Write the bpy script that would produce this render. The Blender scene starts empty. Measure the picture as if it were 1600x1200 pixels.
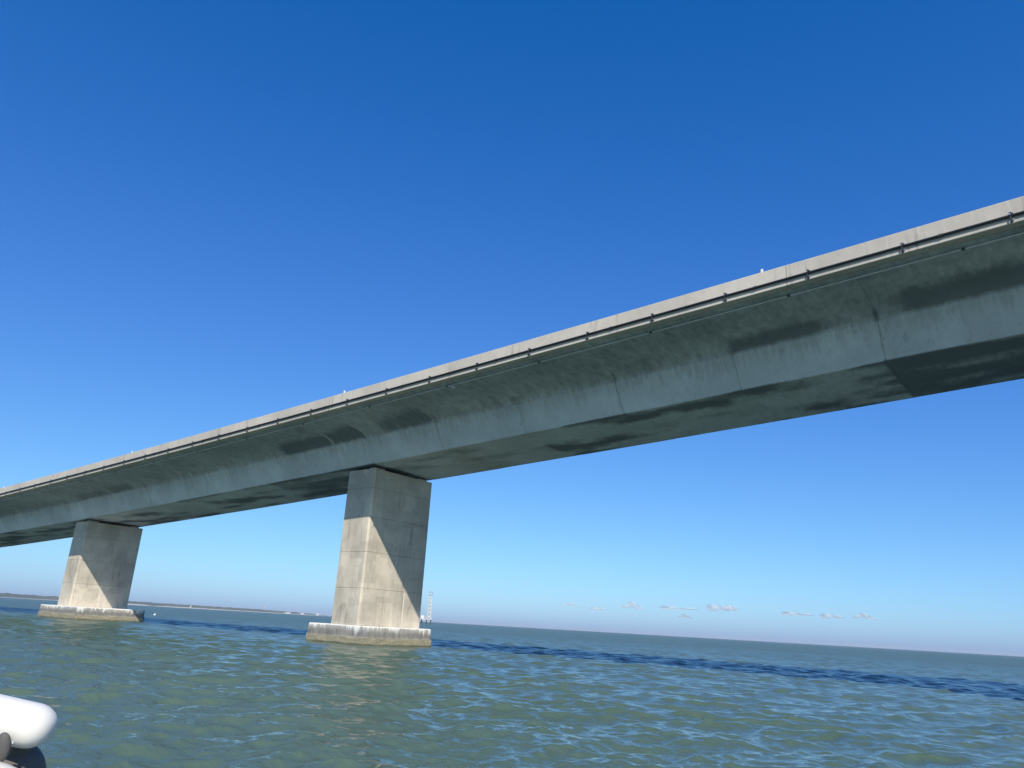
import bpy, bmesh, math, random
import numpy as np
from mathutils import Vector, Matrix
random.seed(7); rng = np.random.default_rng(11)
scene = bpy.context.scene
col = scene.collection
R = math.radians

# ------------------------------------------------------------------ camera
# world: the bridge runs along X (towards -X it recedes and falls), water at z = 0, camera in a boat over the origin
CAM_H = 1.6336
cam_d = bpy.data.cameras.new('camera')
cam_d.sensor_width = 36.0
cam_d.lens = 1175.06 / 1600 * 36
cam_d.clip_start = 0.05
cam_d.clip_end = 60000
cam = bpy.data.objects.new('camera', cam_d)
col.objects.link(cam)
FW = Vector((-0.59476701, 0.74319212, 0.3064599))
RT = Vector((0.79059083, 0.60982748, 0.05546684))
UP = Vector((0.14566515, -0.27527424, 0.95026615))
m = Matrix((RT, UP, -FW)).transposed().to_4x4()
m.translation = Vector((0, 0, CAM_H))
cam.matrix_world = m
scene.camera = cam

# ------------------------------------------------------------------ sky, sun, exposure
SUN_TRAVEL = Vector((-1.08, 1.0, -1.2)).normalized()
to_sun = -SUN_TRAVEL
elev = math.asin(to_sun.z)
azim = math.atan2(to_sun.x, to_sun.y)
world = bpy.data.worlds.new('World')
scene.world = world
world.use_nodes = True
wn = world.node_tree.nodes; wl = world.node_tree.links
wn.clear()
sky = wn.new('ShaderNodeTexSky'); sky.sky_type = 'NISHITA'
sky.sun_disc = False
sky.sun_elevation = elev
sky.sun_rotation = azim
sky.altitude = 0
sky.air_density = 0.8
sky.dust_density = 0.8
sky.ozone_density = 8.0
# the camera's colour response: the same curve for the whole sky, red held back and blue lifted
def wmath(op, a, b):
    n = wn.new('ShaderNodeMath'); n.operation = op
    for i, v in enumerate((a, b)):
        if isinstance(v, (int, float)): n.inputs[i].default_value = v
        else: wl.new(v, n.inputs[i])
    return n.outputs[0]
sp_ = wn.new('ShaderNodeSeparateColor'); cb_ = wn.new('ShaderNodeCombineColor')
wl.new(sky.outputs[0], sp_.inputs[0])
wl.new(wmath('MAXIMUM', wmath('SUBTRACT', wmath('MULTIPLY', sp_.outputs[0], 0.947), 0.31), 0.02), cb_.inputs[0])
wl.new(wmath('MULTIPLY', sp_.outputs[1], 1.015), cb_.inputs[1])
wl.new(wmath('DIVIDE', wmath('MULTIPLY', sp_.outputs[2], 1.98), wmath('ADD', wmath('MULTIPLY', sp_.outputs[2], 0.125), 1.0)), cb_.inputs[2])
bg = wn.new('ShaderNodeBackground'); bg.inputs['Strength'].default_value = 0.10
wo = wn.new('ShaderNodeOutputWorld')
wl.new(cb_.outputs[0], bg.inputs['Color']); wl.new(bg.outputs[0], wo.inputs['Surface'])

sun_d = bpy.data.lights.new('sun', 'SUN')
sun_d.energy = 3.5; sun_d.angle = R(0.5); sun_d.color = (1.0, 0.915, 0.78)
sun = bpy.data.objects.new('sun', sun_d); col.objects.link(sun)
sun.rotation_euler = SUN_TRAVEL.to_track_quat('-Z', 'Y').to_euler()
sun.location = (0, 0, 60)
scene.view_settings.view_transform = 'Standard'
scene.view_settings.look = 'None'
scene.view_settings.exposure = 0.48
scene.view_settings.gamma = 1.0

# ------------------------------------------------------------------ helpers
def tag(o, label=None, cat=None, group=None, kind=None):
    if label: o['label'] = label
    if cat: o['category'] = cat
    if group: o['group'] = group
    if kind: o['kind'] = kind
    return o

def empty(name, loc=(0, 0, 0)):
    o = bpy.data.objects.new(name, None); col.objects.link(o)
    o.location = loc; o.empty_display_size = 0.3
    return o

def link_mesh(name, me, mat, parent=None, smooth=False):
    o = bpy.data.objects.new(name, me); col.objects.link(o)
    if mat and not me.materials: me.materials.append(mat)
    if smooth: me.polygons.foreach_set('use_smooth', [True] * len(me.polygons))
    if parent:
        o.parent = parent
        # geometry is written in world coordinates: keep it where it is
        off = Vector((0, 0, 0)); p = parent
        while p: off += p.location; p = p.parent
        o.location = -off
    return o

def from_py(name, v, f, mat, parent=None, smooth=False):
    me = bpy.data.meshes.new(name); me.from_pydata([tuple(p) for p in v], [], f); me.update()
    return link_mesh(name, me, mat, parent, smooth)

def from_bm(name, bm, mat, parent=None, smooth=False):
    bmesh.ops.recalc_face_normals(bm, faces=bm.faces[:])
    me = bpy.data.meshes.new(name); bm.to_mesh(me); bm.free()
    return link_mesh(name, me, mat, parent, smooth)

def bm_box(bm, lo, hi, bevel=0.0, seg=1):
    lo, hi = Vector(lo), Vector(hi)
    r = bmesh.ops.create_cube(bm, size=1.0, matrix=Matrix.Translation((lo + hi) / 2) @ Matrix.Diagonal((*(hi - lo), 1)))
    if bevel > 0:
        es = list({e for v in r['verts'] for e in v.link_edges})
        bmesh.ops.bevel(bm, geom=es, offset=bevel, segments=seg, affect='EDGES', profile=0.6)

def bm_tube(bm, a, b, r, n=12, r2=None):
    a, b = Vector(a), Vector(b); d = b - a
    M = Matrix.Translation((a + b) / 2) @ d.to_track_quat('Z', 'Y').to_matrix().to_4x4()
    bmesh.ops.create_cone(bm, cap_ends=True, segments=n, radius1=r, radius2=r if r2 is None else r2, depth=d.length, matrix=M)

def smooth_by_angle(o, ang=35):
    me = o.data
    me.polygons.foreach_set('use_smooth', [True] * len(me.polygons))
    bm = bmesh.new(); bm.from_mesh(me)
    for e in bm.edges:
        e.smooth = len(e.link_faces) == 2 and e.calc_face_angle(0) < R(ang)
    bm.to_mesh(me); bm.free()

# value noise for geometry and stain maps
def vnoise(x, y, seed=0):
    x = np.asarray(x, float); y = np.asarray(y, float)
    xi = np.floor(x).astype(np.int64); yi = np.floor(y).astype(np.int64)
    fx = x - xi; fy = y - yi
    fx = fx * fx * (3 - 2 * fx); fy = fy * fy * (3 - 2 * fy)
    def h(a, b):
        n = (a * 374761393 + b * 668265263 + seed * 982451653) & 0xffffffff
        n = ((n ^ (n >> 13)) * 1274126177) & 0xffffffff
        return ((n ^ (n >> 16)) & 0xffff) / 65535.0
    return (h(xi, yi) * (1 - fx) + h(xi + 1, yi) * fx) * (1 - fy) + (h(xi, yi + 1) * (1 - fx) + h(xi + 1, yi + 1) * fx) * fy
def fbm(x, y, seed=0, oct=4):
    t = 0; a = 0.5; s = 0
    for i in range(oct):
        t = t + a * vnoise(np.asarray(x) * 2 ** i, np.asarray(y) * 2 ** i, seed + i); s += a; a *= 0.5
    return t / s

# ------------------------------------------------------------------ materials
def new_mat(name):
    mt = bpy.data.materials.new(name); mt.use_nodes = True
    nt = mt.node_tree; nt.nodes.clear()
    out = nt.nodes.new('ShaderNodeOutputMaterial'); bs = nt.nodes.new('ShaderNodeBsdfPrincipled')
    nt.links.new(bs.outputs[0], out.inputs['Surface'])
    return mt, nt, bs

def N(nt, typ, **kw):
    n = nt.nodes.new(typ)
    for k, v in kw.items():
        if k in n.inputs: n.inputs[k].default_value = v
        else: setattr(n, k, v)
    return n

def noise(nt, vec, scale, detail=4, rough=0.55, mapscale=None, loc=None):
    if mapscale or loc:
        mp = nt.nodes.new('ShaderNodeMapping'); nt.links.new(vec, mp.inputs['Vector'])
        if mapscale: mp.inputs['Scale'].default_value = mapscale
        if loc: mp.inputs['Location'].default_value = loc
        vec = mp.outputs[0]
    n = nt.nodes.new('ShaderNodeTexNoise'); n.inputs['Scale'].default_value = scale
    n.inputs['Detail'].default_value = detail; n.inputs['Roughness'].default_value = rough
    nt.links.new(vec, n.inputs['Vector'])
    return n.outputs['Fac']

def ramp(nt, fac, lo, hi, a=0.0, b=1.0):
    r = nt.nodes.new('ShaderNodeMapRange'); r.interpolation_type = 'SMOOTHSTEP'
    r.inputs['From Min'].default_value = lo; r.inputs['From Max'].default_value = hi
    r.inputs['To Min'].default_value = a; r.inputs['To Max'].default_value = b
    nt.links.new(fac, r.inputs['Value'])
    return r.outputs[0]

def mix(nt, fac, a, b, mode='MIX'):
    n = nt.nodes.new('ShaderNodeMix'); n.data_type = 'RGBA'; n.blend_type = mode
    for sock, val in ((n.inputs['Factor'], fac), (n.inputs['A'], a), (n.inputs['B'], b)):
        if hasattr(val, 'links') or hasattr(val, 'is_linked'): nt.links.new(val, sock)
        elif isinstance(val, (int, float)): sock.default_value = val
        else: sock.default_value = (*val, 1)
    for s in n.inputs:
        pass
    return n.outputs['Result']

def math_(nt, op, a, b=None):
    n = nt.nodes.new('ShaderNodeMath'); n.operation = op
    for i, v in enumerate((a, b)):
        if v is None: continue
        if isinstance(v, (int, float)): n.inputs[i].default_value = v
        else: nt.links.new(v, n.inputs[i])
    return n.outputs[0]

def mixc(nt, fac, a, b, mode='MIX'):
    n = nt.nodes.new('ShaderNodeMix'); n.data_type = 'RGBA'; n.blend_type = mode
    for idx, val in ((0, fac), (6, a), (7, b)):
        s = n.inputs[idx]
        if isinstance(val, bpy.types.NodeSocket): nt.links.new(val, s)
        elif isinstance(val, (int, float)): s.default_value = val
        else: s.default_value = (*val, 1)
    return n.outputs[2]

def plain(name, c, rough=0.6, metal=0.0, var=0.12, scale=3.0, bump=0.0):
    mt, nt, bs = new_mat(name)
    tc = N(nt, 'ShaderNodeTexCoord')
    f = noise(nt, tc.outputs['Object'], scale, 5)
    cc = mixc(nt, ramp(nt, f, .3, .7), tuple(v * (1 - var) for v in c), tuple(min(1, v * (1 + var)) for v in c))
    nt.links.new(cc, bs.inputs['Base Color'])
    bs.inputs['Roughness'].default_value = rough; bs.inputs['Metallic'].default_value = metal
    if bump:
        b = N(nt, 'ShaderNodeBump', Strength=1.0, Distance=bump); nt.links.new(f, b.inputs['Height']); nt.links.new(b.outputs[0], bs.inputs['Normal'])
    return mt

def concrete(name, base, stain_shade_attr=False, panels=0.0, streak=0.35, tone=0.12, dark=(0.045, 0.055, 0.06)):
    mt, nt, bs = new_mat(name)
    geo = N(nt, 'ShaderNodeNewGeometry'); pos = geo.outputs['Position']
    oi = N(nt, 'ShaderNodeObjectInfo')
    c = mixc(nt, ramp(nt, noise(nt, pos, 0.35, 5, .6), .3, .7), tuple(v * (1 - tone) for v in base), tuple(v * (1 + tone) for v in base))
    # each cast piece has its own tone
    c = mixc(nt, 1.0, c, mixc(nt, oi.outputs['Random'], (0.93, 0.93, 0.94), (1.06, 1.05, 1.04)), 'MULTIPLY')
    # mottling
    mo = ramp(nt, noise(nt, pos, 3.2, 6, .65), .35, .75)
    c = mixc(nt, math_(nt, 'MULTIPLY', mo, .14), c, tuple(v * .62 for v in base))
    if panels:      # marks of formwork panels and patching
        vp = nt.nodes.new('ShaderNodeTexVoronoi'); vp.distance = 'CHEBYCHEV'; vp.inputs['Scale'].default_value = .75; vp.inputs['Randomness'].default_value = .8
        nt.links.new(pos, vp.inputs['Vector'])
        sc_ = N(nt, 'ShaderNodeSeparateColor'); nt.links.new(vp.outputs['Color'], sc_.inputs[0])
        c = mixc(nt, 1.0, c, mixc(nt, sc_.outputs[0], (1 - panels, 1 - panels, 1 - panels * .9), (1 + panels * .7,) * 3), 'MULTIPLY')
        rs = ramp(nt, noise(nt, pos, 1.0, 6, .7, mapscale=(2.6, 2.6, .7), loc=(17, 3, 2)), .56, .70)
        zz0 = N(nt, 'ShaderNodeSeparateXYZ'); nt.links.new(pos, zz0.inputs[0])
        c = mixc(nt, math_(nt, 'MULTIPLY', rs, ramp(nt, zz0.outputs['Z'], 1.2, 5.5, .55, .12)), c, (.20, .155, .11))
    # vertical run-off streaks
    st = ramp(nt, noise(nt, pos, 1.0, 5, .6, mapscale=(5.5, 5.5, .33)), .52, .78)
    st = math_(nt, 'MULTIPLY', st, ramp(nt, noise(nt, pos, .6, 3, .5, loc=(5, 1, 3)), .35, .65))
    c = mixc(nt, math_(nt, 'MULTIPLY', st, streak), c, dark)
    st2 = ramp(nt, noise(nt, pos, 1.0, 4, .6, mapscale=(9, 9, .5), loc=(31, 2, 7)), .58, .8)
    c = mixc(nt, math_(nt, 'MULTIPLY', st2, streak * .7), c, tuple(min(1, v * 1.35) for v in base))
    # pin holes
    vo = nt.nodes.new('ShaderNodeTexVoronoi'); vo.inputs['Scale'].default_value = 2.6
    nt.links.new(pos, vo.inputs['Vector'])
    ph = ramp(nt, vo.outputs['Distance'], .03, .06, 1, 0)
    c = mixc(nt, math_(nt, 'MULTIPLY', ph, .5), c, dark)
    if stain_shade_attr:
        at = N(nt, 'ShaderNodeAttribute'); at.attribute_name = 'stain_shade'
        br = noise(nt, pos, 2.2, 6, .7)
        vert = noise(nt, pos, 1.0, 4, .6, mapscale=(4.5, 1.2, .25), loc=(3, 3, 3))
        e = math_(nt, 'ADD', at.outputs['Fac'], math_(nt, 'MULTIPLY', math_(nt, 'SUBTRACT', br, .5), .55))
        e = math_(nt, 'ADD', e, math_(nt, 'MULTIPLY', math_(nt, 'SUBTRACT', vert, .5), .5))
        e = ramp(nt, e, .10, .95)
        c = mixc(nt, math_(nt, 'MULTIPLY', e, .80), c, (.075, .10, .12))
        ad = N(nt, 'ShaderNodeAttribute'); ad.attribute_name = 'drip'
        dn = noise(nt, pos, 1.0, 5, .7, mapscale=(5.0, 1.0, .35), loc=(9, 4, 1))
        dd = ramp(nt, math_(nt, 'ADD', dn, math_(nt, 'MULTIPLY', math_(nt, 'SUBTRACT', ad.outputs['Fac'], .5), .36)), .47, .80)
        c = mixc(nt, math_(nt, 'MULTIPLY', math_(nt, 'MULTIPLY', dd, .26), ramp(nt, ad.outputs['Fac'], 0, .25)), c, (.10, .115, .12))
        al = N(nt, 'ShaderNodeAttribute'); al.attribute_name = 'lime'
        c = mixc(nt, math_(nt, 'MULTIPLY', ramp(nt, math_(nt, 'MULTIPLY', al.outputs['Fac'], math_(nt, 'ADD', .5, noise(nt, pos, 2, 4, .6))), .3, .9), .5), c, (.50, .50, .48))
        a2 = N(nt, 'ShaderNodeAttribute'); a2.attribute_name = 'rust'
        c = mixc(nt, math_(nt, 'MULTIPLY', ramp(nt, math_(nt, 'MULTIPLY', a2.outputs['Fac'], noise(nt, pos, 1.6, 6, .7, mapscale=(.5, 2, 2))), .25, .6), .45), c, (.2, .19, .1))
    nt.links.new(c, bs.inputs['Base Color'])
    bs.inputs['Roughness'].default_value = .88
    bs.inputs['Specular IOR Level'].default_value = .25
    h = math_(nt, 'ADD', noise(nt, pos, 9, 6, .7), math_(nt, 'MULTIPLY', noise(nt, pos, 1.1, 3, .5), 2.0))
    b = N(nt, 'ShaderNodeBump', Strength=.6, Distance=.012); nt.links.new(h, b.inputs['Height']); nt.links.new(b.outputs[0], bs.inputs['Normal'])
    return mt

MAT_GIRDER = concrete('girder_concrete', (0.63, 0.68, 0.70), stain_shade_attr=True)
MAT_PARAPET = concrete('parapet_concrete', (0.51, 0.475, 0.415), streak=.75, tone=.10, dark=(.14, .125, .11))
MAT_PIER = concrete('pier_concrete', (0.55, 0.50, 0.415), panels=.13, streak=.62, tone=.2, dark=(.15, .13, .11))
MAT_GROUT = plain('grout', (0.70, 0.66, 0.58), .9, var=.15)
MAT_PIPE = plain('black_pipe', (0.012, 0.013, 0.016), .42, var=.3)
MAT_GALV = plain('galvanised_steel', (0.55, 0.57, 0.58), .38, .75, var=.2, scale=20)
MAT_DARKMETAL = plain('dark_steel', (0.05, 0.052, 0.06), .5, .4, var=.3, scale=20)
MAT_CONDUIT = plain('grey_conduit', (0.55, 0.57, 0.58), .5, var=.1)
MAT_COUPLING = plain('conduit_coupling', (0.06, 0.06, 0.06), .6)
MAT_RUBBER = plain('bearing_rubber', (0.03, 0.03, 0.03), .8)
MAT_WHITE = plain('white_plastic', (0.70, 0.69, 0.64), .35, var=.02)
MAT_GREY = plain('grey_plastic', (0.10, 0.095, 0.09), .7, var=.08)
MAT_ASPHALT = plain('asphalt', (0.05, 0.05, 0.05), .9, var=.2)
MAT_SAND = plain('pale_sand', (0.62, 0.58, 0.50), .9, scale=.05)
MAT_TREES = plain('far_trees', (0.045, 0.06, 0.035), .9, var=.4, scale=.05)
MAT_ROOF = plain('house_roof', (0.25, 0.22, 0.2), .8)
MAT_WALL = plain('house_wall', (0.55, 0.54, 0.52), .8, var=.05)
MAT_GLASS = plain('dark_glass', (0.03, 0.04, 0.05), .1)

def footing_mat():
    mt, nt, bs = new_mat('footing_concrete')
    geo = N(nt, 'ShaderNodeNewGeometry'); pos = geo.outputs['Position']
    sep = N(nt, 'ShaderNodeSeparateXYZ'); nt.links.new(pos, sep.inputs[0]); z = sep.outputs['Z']
    w = math_(nt, 'MULTIPLY', math_(nt, 'SUBTRACT', noise(nt, pos, 1.3, 5, .6), .5), .35)
    zz_ = math_(nt, 'ADD', z, w)
    mid = mixc(nt, ramp(nt, noise(nt, pos, 3, 6, .7, mapscale=(1, 1, .5)), .3, .7), (.15, .145, .14), (.30, .285, .26))
    pale = mixc(nt, ramp(nt, noise(nt, pos, 5, 5, .6), .3, .7), (.42, .40, .36), (.30, .285, .26))
    c = mixc(nt, ramp(nt, zz_, .68, .98), mid, pale)
    # guano runs from the top edge
    g = math_(nt, 'ADD', math_(nt, 'MULTIPLY', noise(nt, pos, 1.0, 5, .7, mapscale=(5.0, 5.0, .6)), .55), math_(nt, 'MULTIPLY', noise(nt, pos, 1.0, 3, .6, mapscale=(1.3, 1.3, .4), loc=(7, 1, 0)), .45))
    g = math_(nt, 'ADD', g, math_(nt, 'MULTIPLY', math_(nt, 'SUBTRACT', z, 1.0), .38))
    g = math_(nt, 'ADD', g, math_(nt, 'MULTIPLY', math_(nt, 'SUBTRACT', noise(nt, pos, .55, 3, .6, loc=(2, 8, 0)), .5), .30))
    gf = ramp(nt, g, .45, .62)
    c = mixc(nt, gf, c, (.80, .79, .75))
    top = ramp(nt, z, 1.07, 1.13)
    c = mixc(nt, math_(nt, 'MULTIPLY', top, ramp(nt, noise(nt, pos, 2.2, 4, .6), .25, .5)), c, (.82, .81, .78))
    # barnacle and algae band by the water
    b1 = mixc(nt, ramp(nt, noise(nt, pos, 7, 6, .7), .3, .7), (.40, .365, .26), (.25, .225, .15))
    c = mixc(nt, ramp(nt, math_(nt, 'ADD', z, math_(nt, 'MULTIPLY', w, .35)), .42, .50, 1, 0), c, b1)
    c = mixc(nt, ramp(nt, math_(nt, 'ADD', z, math_(nt, 'MULTIPLY', w, .5)), .06, .16, .75, 0), c, (.05, .055, .03))
    nt.links.new(c, bs.inputs['Base Color']); bs.inputs['Roughness'].default_value = .85
    vo = nt.nodes.new('ShaderNodeTexVoronoi'); vo.inputs['Scale'].default_value = 14; nt.links.new(pos, vo.inputs['Vector'])
    h = math_(nt, 'MULTIPLY', vo.outputs['Distance'], ramp(nt, z, .35, .6, 1, .1))
    h = math_(nt, 'ADD', h, noise(nt, pos, 5, 6, .7))
    b = N(nt, 'ShaderNodeBump', Strength=.8, Distance=.04); nt.links.new(h, b.inputs['Height']); nt.links.new(b.outputs[0], bs.inputs['Normal'])
    return mt
MAT_FOOTING = footing_mat()

def water_mat():
    mt, nt, bs = new_mat('sea_water')
    geo = N(nt, 'ShaderNodeNewGeometry'); pos = geo.outputs['Position']
    f = ramp(nt, noise(nt, pos, .05, 4, .6), .3, .7)
    c = mixc(nt, f, (0.068, 0.114, 0.088), (0.082, 0.130, 0.102))
    nt.links.new(c, bs.inputs['Base Color'])
    # 'coarse' says how much of the chop the mesh is too coarse to carry there: it becomes roughness instead
    at = N(nt, 'ShaderNodeAttribute'); at.attribute_name = 'coarse'; lost = at.outputs['Fac']
    nt.links.new(math_(nt, 'ADD', .035, math_(nt, 'MULTIPLY', lost, .345)), bs.inputs['Roughness'])
    bs.inputs['IOR'].default_value = 1.333
    bs.inputs['Specular IOR Level'].default_value = .30
    h1 = noise(nt, pos, 1.5, 4, .62, mapscale=(.9, 1.5, 1))
    h2 = noise(nt, pos, 6.0, 4, .6, mapscale=(.8, 1.25, 1), loc=(4, 9, 1))
    h = math_(nt, 'ADD', math_(nt, 'MULTIPLY', h1, .050), math_(nt, 'MULTIPLY', h2, .016))
    h3 = noise(nt, pos, .28, 3, .6, mapscale=(.8, 1.4, 1), loc=(1, 5, 1))
    h = math_(nt, 'MULTIPLY', h, math_(nt, 'SUBTRACT', 1.0, math_(nt, 'MULTIPLY', lost, .6)))
    h = math_(nt, 'ADD', h, math_(nt, 'MULTIPLY', math_(nt, 'MULTIPLY', h3, .75), lost))
    b = N(nt, 'ShaderNodeBump', Strength=1.0, Distance=1.0); nt.links.new(h, b.inputs['Height']); nt.links.new(b.outputs[0], bs.inputs['Normal'])
    return mt
MAT_WATER = water_mat()

# ------------------------------------------------------------------ sea
def wave_field(x, y, spacing):
    """sum of trochoidal waves; components shorter than the local mesh spacing fade out"""
    r = np.random.default_rng(5)
    n = 160
    lam = 0.17 * (5.0 / 0.17) ** (r.random(n))
    main = R(118)                      # direction the wind waves run, towards the boat from the right
    ang = main + r.normal(0, 0.62, n)
    k = 2 * np.pi / lam
    slope = (0.55 + 0.9 * r.random(n)) * np.interp(lam, [.17, .8, 1.5, 2.6, 5.0], [.031, .028, .024, .015, .008])
    amp = slope / k
    ph = r.random(n) * 2 * np.pi
    z = np.zeros_like(x); dx = np.zeros_like(x); dy = np.zeros_like(x)
    for i in range(n):
        fade = np.clip((lam[i] / spacing - 2.5) / 3.0, 0, 1)
        if not fade.any(): continue
        cx, cy = math.sin(ang[i]), math.cos(ang[i])
        th = k[i] * (cx * x + cy * y) + ph[i]
        a = amp[i] * fade
        s, c = np.sin(th), np.cos(th)
        z += a * c; dx -= a * cx * s * .9; dy -= a * cy * s * .9
    # gusts make some patches rougher than others
    g = 0.72 + 0.56 * fbm(x / 14.0, y / 9.0, 3, 3)
    return dx * g, dy * g, z * g

def build_sea():
    heading = math.atan2(FW.x, FW.y)
    fine = np.linspace(-R(47), R(47), 860)
    coarse = np.linspace(R(47), 2 * math.pi - R(47), 68)[1:-1]
    az = np.concatenate([fine, coarse]) + heading
    rad = [1.2]
    while rad[-1] < 12500:
        q = rad[-1]
        rad.append(q * (1.05 if q < 5.5 else 1.0036 if q < 150 else 1.006 if q < 520 else 1.02 if q < 1500 else 1.06))
    rad = np.array(rad)
    na, nr = len(az), len(rad)
    RR, AA = np.meshgrid(rad, az, indexing='ij')
    dr = np.gradient(rad)[:, None] * np.ones((1, na))
    da = np.where(np.arange(na) < 860, R(94) / 860, R(4))[None, :] * RR
    sp = np.maximum(dr, da)
    X = RR * np.sin(AA); Y = RR * np.cos(AA)
    dx, dy, z = wave_field(X, Y, sp)
    V = np.stack([X + dx, Y + dy, z], -1).reshape(-1, 3)
    i = np.arange(nr - 1)[:, None]; j = np.arange(na)[None, :]; jn = (j + 1) % na
    F = np.stack([i * na + j, i * na + jn, (i + 1) * na + jn, (i + 1) * na + j], -1).reshape(-1, 4)
    V = np.vstack([V, [[0, 0, 0]]]); c = len(V) - 1
    F3 = np.stack([np.full(na, c), (np.arange(na) + 1) % na, np.arange(na)], -1)
    me = bpy.data.meshes.new('sea')
    me.vertices.add(len(V)); me.vertices.foreach_set('co', V.astype(np.float32).ravel())
    nl = F.size + F3.size
    me.loops.add(nl)
    # azimuth grows clockwise seen from above: reverse the winding so that normals point up
    me.loops.foreach_set('vertex_index', np.concatenate([F[:, ::-1].ravel(), F3[:, ::-1].ravel()]).astype(np.int32))
    me.polygons.add(len(F) + len(F3))
    st = np.concatenate([np.arange(len(F)) * 4, F.size + np.arange(len(F3)) * 3]).astype(np.int32)
    me.polygons.foreach_set('loop_start', st)
    me.update(calc_edges=True)
    if me.polygons[len(F) // 2].normal.z < 0: me.flip_normals()
    lost = np.clip(np.log(sp / .055) / math.log(.75 / .055), 0, 1).reshape(-1)
    at = me.attributes.new('coarse', 'FLOAT', 'POINT'); at.data.foreach_set('value', np.append(lost, 0).astype(np.float32))
    me.polygons.foreach_set('use_smooth', np.ones(len(me.polygons), bool))
    o = link_mesh('water', me, MAT_WATER)
    tag(o, 'choppy grey green sea stretching to the horizon', kind='structure')
build_sea()

# ------------------------------------------------------------------ bridge geometry, fitted
SPAN = 41.15
S0 = 37.9236            # near face of the nearer pier, measured along the bridge
def dz(d): return -0.052814 * d + 9.393e-5 * d * d      # fall of the deck away from the nearer pier
def W(d, y, z): return (-(S0 + d), y, z + dz(d))          # point at distance d beyond the pier face
YE, ZT, ZB = 28.265, 14.637, 13.720
YS, YF, ZS = 33.191, 39.057, 11.465
YC = (YS + YF) / 2
half = [(28.68, 13.665), (29.0, 13.648), (29.6, 13.615), (30.2, 13.575), (30.7, 13.53), (31.1, 13.48), (31.4, 13.42), (31.65, 13.34),
        (31.88, 13.25), (32.06, 13.12), (32.17, 12.98), (32.24, 12.86), (32.38, 12.66), (32.5, 12.45), (32.64, 12.20), (32.78, 11.98), (32.92, 11.80), (33.04, 11.64), (33.13, 11.53), (YS, ZS)]
# soffit subdivisions
soff = [(YS + (YF - YS) * t / 10, ZS) for t in range(1, 10)]
far = [(2 * YC - y, z) for y, z in reversed(half)]
TOPZ = 13.98
section = half + soff + far + [(2 * YC - 28.68, TOPZ), (YC, TOPZ + .06), (28.68, TOPZ)]
section = np.array(section)
nsec = len(section)
vpath = np.concatenate([[0], np.cumsum(np.hypot(*np.diff(section, axis=0).T))])

def stain_shade_value(d, y, z):
    """mildew on the concrete, plus shade painted over the whole underside of the wing: d along the bridge, y across, z height before the fall"""
    s = np.zeros_like(d)
    def blob(d0, d1, y0, y1, a, soft=.5, ysoft=.35):
        e = np.clip((d - d0) / soft, 0, 1) * np.clip((d1 - d) / soft, 0, 1)
        q = np.clip((y - y0) / ysoft, 0, 1) * np.clip((y1 - y) / ysoft, 0, 1)
        return a * e * q
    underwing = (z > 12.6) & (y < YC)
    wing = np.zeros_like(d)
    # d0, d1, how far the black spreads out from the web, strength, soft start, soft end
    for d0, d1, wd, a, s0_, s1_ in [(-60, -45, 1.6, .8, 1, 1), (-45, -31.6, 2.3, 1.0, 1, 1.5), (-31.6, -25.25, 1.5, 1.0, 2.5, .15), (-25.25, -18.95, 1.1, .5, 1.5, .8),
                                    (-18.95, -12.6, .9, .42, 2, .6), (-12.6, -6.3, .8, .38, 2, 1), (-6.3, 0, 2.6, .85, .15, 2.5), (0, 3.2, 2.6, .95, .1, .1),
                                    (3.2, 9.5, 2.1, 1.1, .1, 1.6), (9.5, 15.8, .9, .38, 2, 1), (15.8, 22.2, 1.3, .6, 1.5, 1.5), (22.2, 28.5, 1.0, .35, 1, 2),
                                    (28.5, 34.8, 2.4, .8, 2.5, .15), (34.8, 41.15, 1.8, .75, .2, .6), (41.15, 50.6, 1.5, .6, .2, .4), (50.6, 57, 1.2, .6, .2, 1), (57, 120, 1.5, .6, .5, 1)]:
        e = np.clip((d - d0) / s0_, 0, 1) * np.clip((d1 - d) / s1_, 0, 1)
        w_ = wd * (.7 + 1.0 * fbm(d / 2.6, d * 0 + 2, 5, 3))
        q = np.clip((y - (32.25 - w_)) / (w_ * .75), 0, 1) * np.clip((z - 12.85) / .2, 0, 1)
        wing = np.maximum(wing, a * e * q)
    wing = np.maximum(wing, .50 + .26 * (fbm(d / 3.5, y * .6, 2, 3) - .4))  # even floor: shade under the overhang, painted into the colour of the wing
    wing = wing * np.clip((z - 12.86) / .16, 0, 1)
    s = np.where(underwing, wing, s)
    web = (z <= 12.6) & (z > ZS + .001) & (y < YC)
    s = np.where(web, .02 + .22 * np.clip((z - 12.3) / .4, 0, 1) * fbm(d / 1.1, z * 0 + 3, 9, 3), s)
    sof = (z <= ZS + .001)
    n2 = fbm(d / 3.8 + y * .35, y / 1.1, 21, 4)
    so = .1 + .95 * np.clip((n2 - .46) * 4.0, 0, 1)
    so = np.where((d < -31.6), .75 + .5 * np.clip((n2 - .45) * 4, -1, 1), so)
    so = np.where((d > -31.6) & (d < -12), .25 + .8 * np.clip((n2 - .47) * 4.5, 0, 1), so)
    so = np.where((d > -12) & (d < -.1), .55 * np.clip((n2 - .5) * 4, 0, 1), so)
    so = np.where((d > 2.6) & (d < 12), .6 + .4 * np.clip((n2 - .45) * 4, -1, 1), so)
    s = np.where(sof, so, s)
    return s

bridge = empty('road_bridge', W(0, YC, ZS))
tag(bridge, 'long grey concrete box girder road bridge crossing the sky on tall piers', 'bridge')

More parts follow.
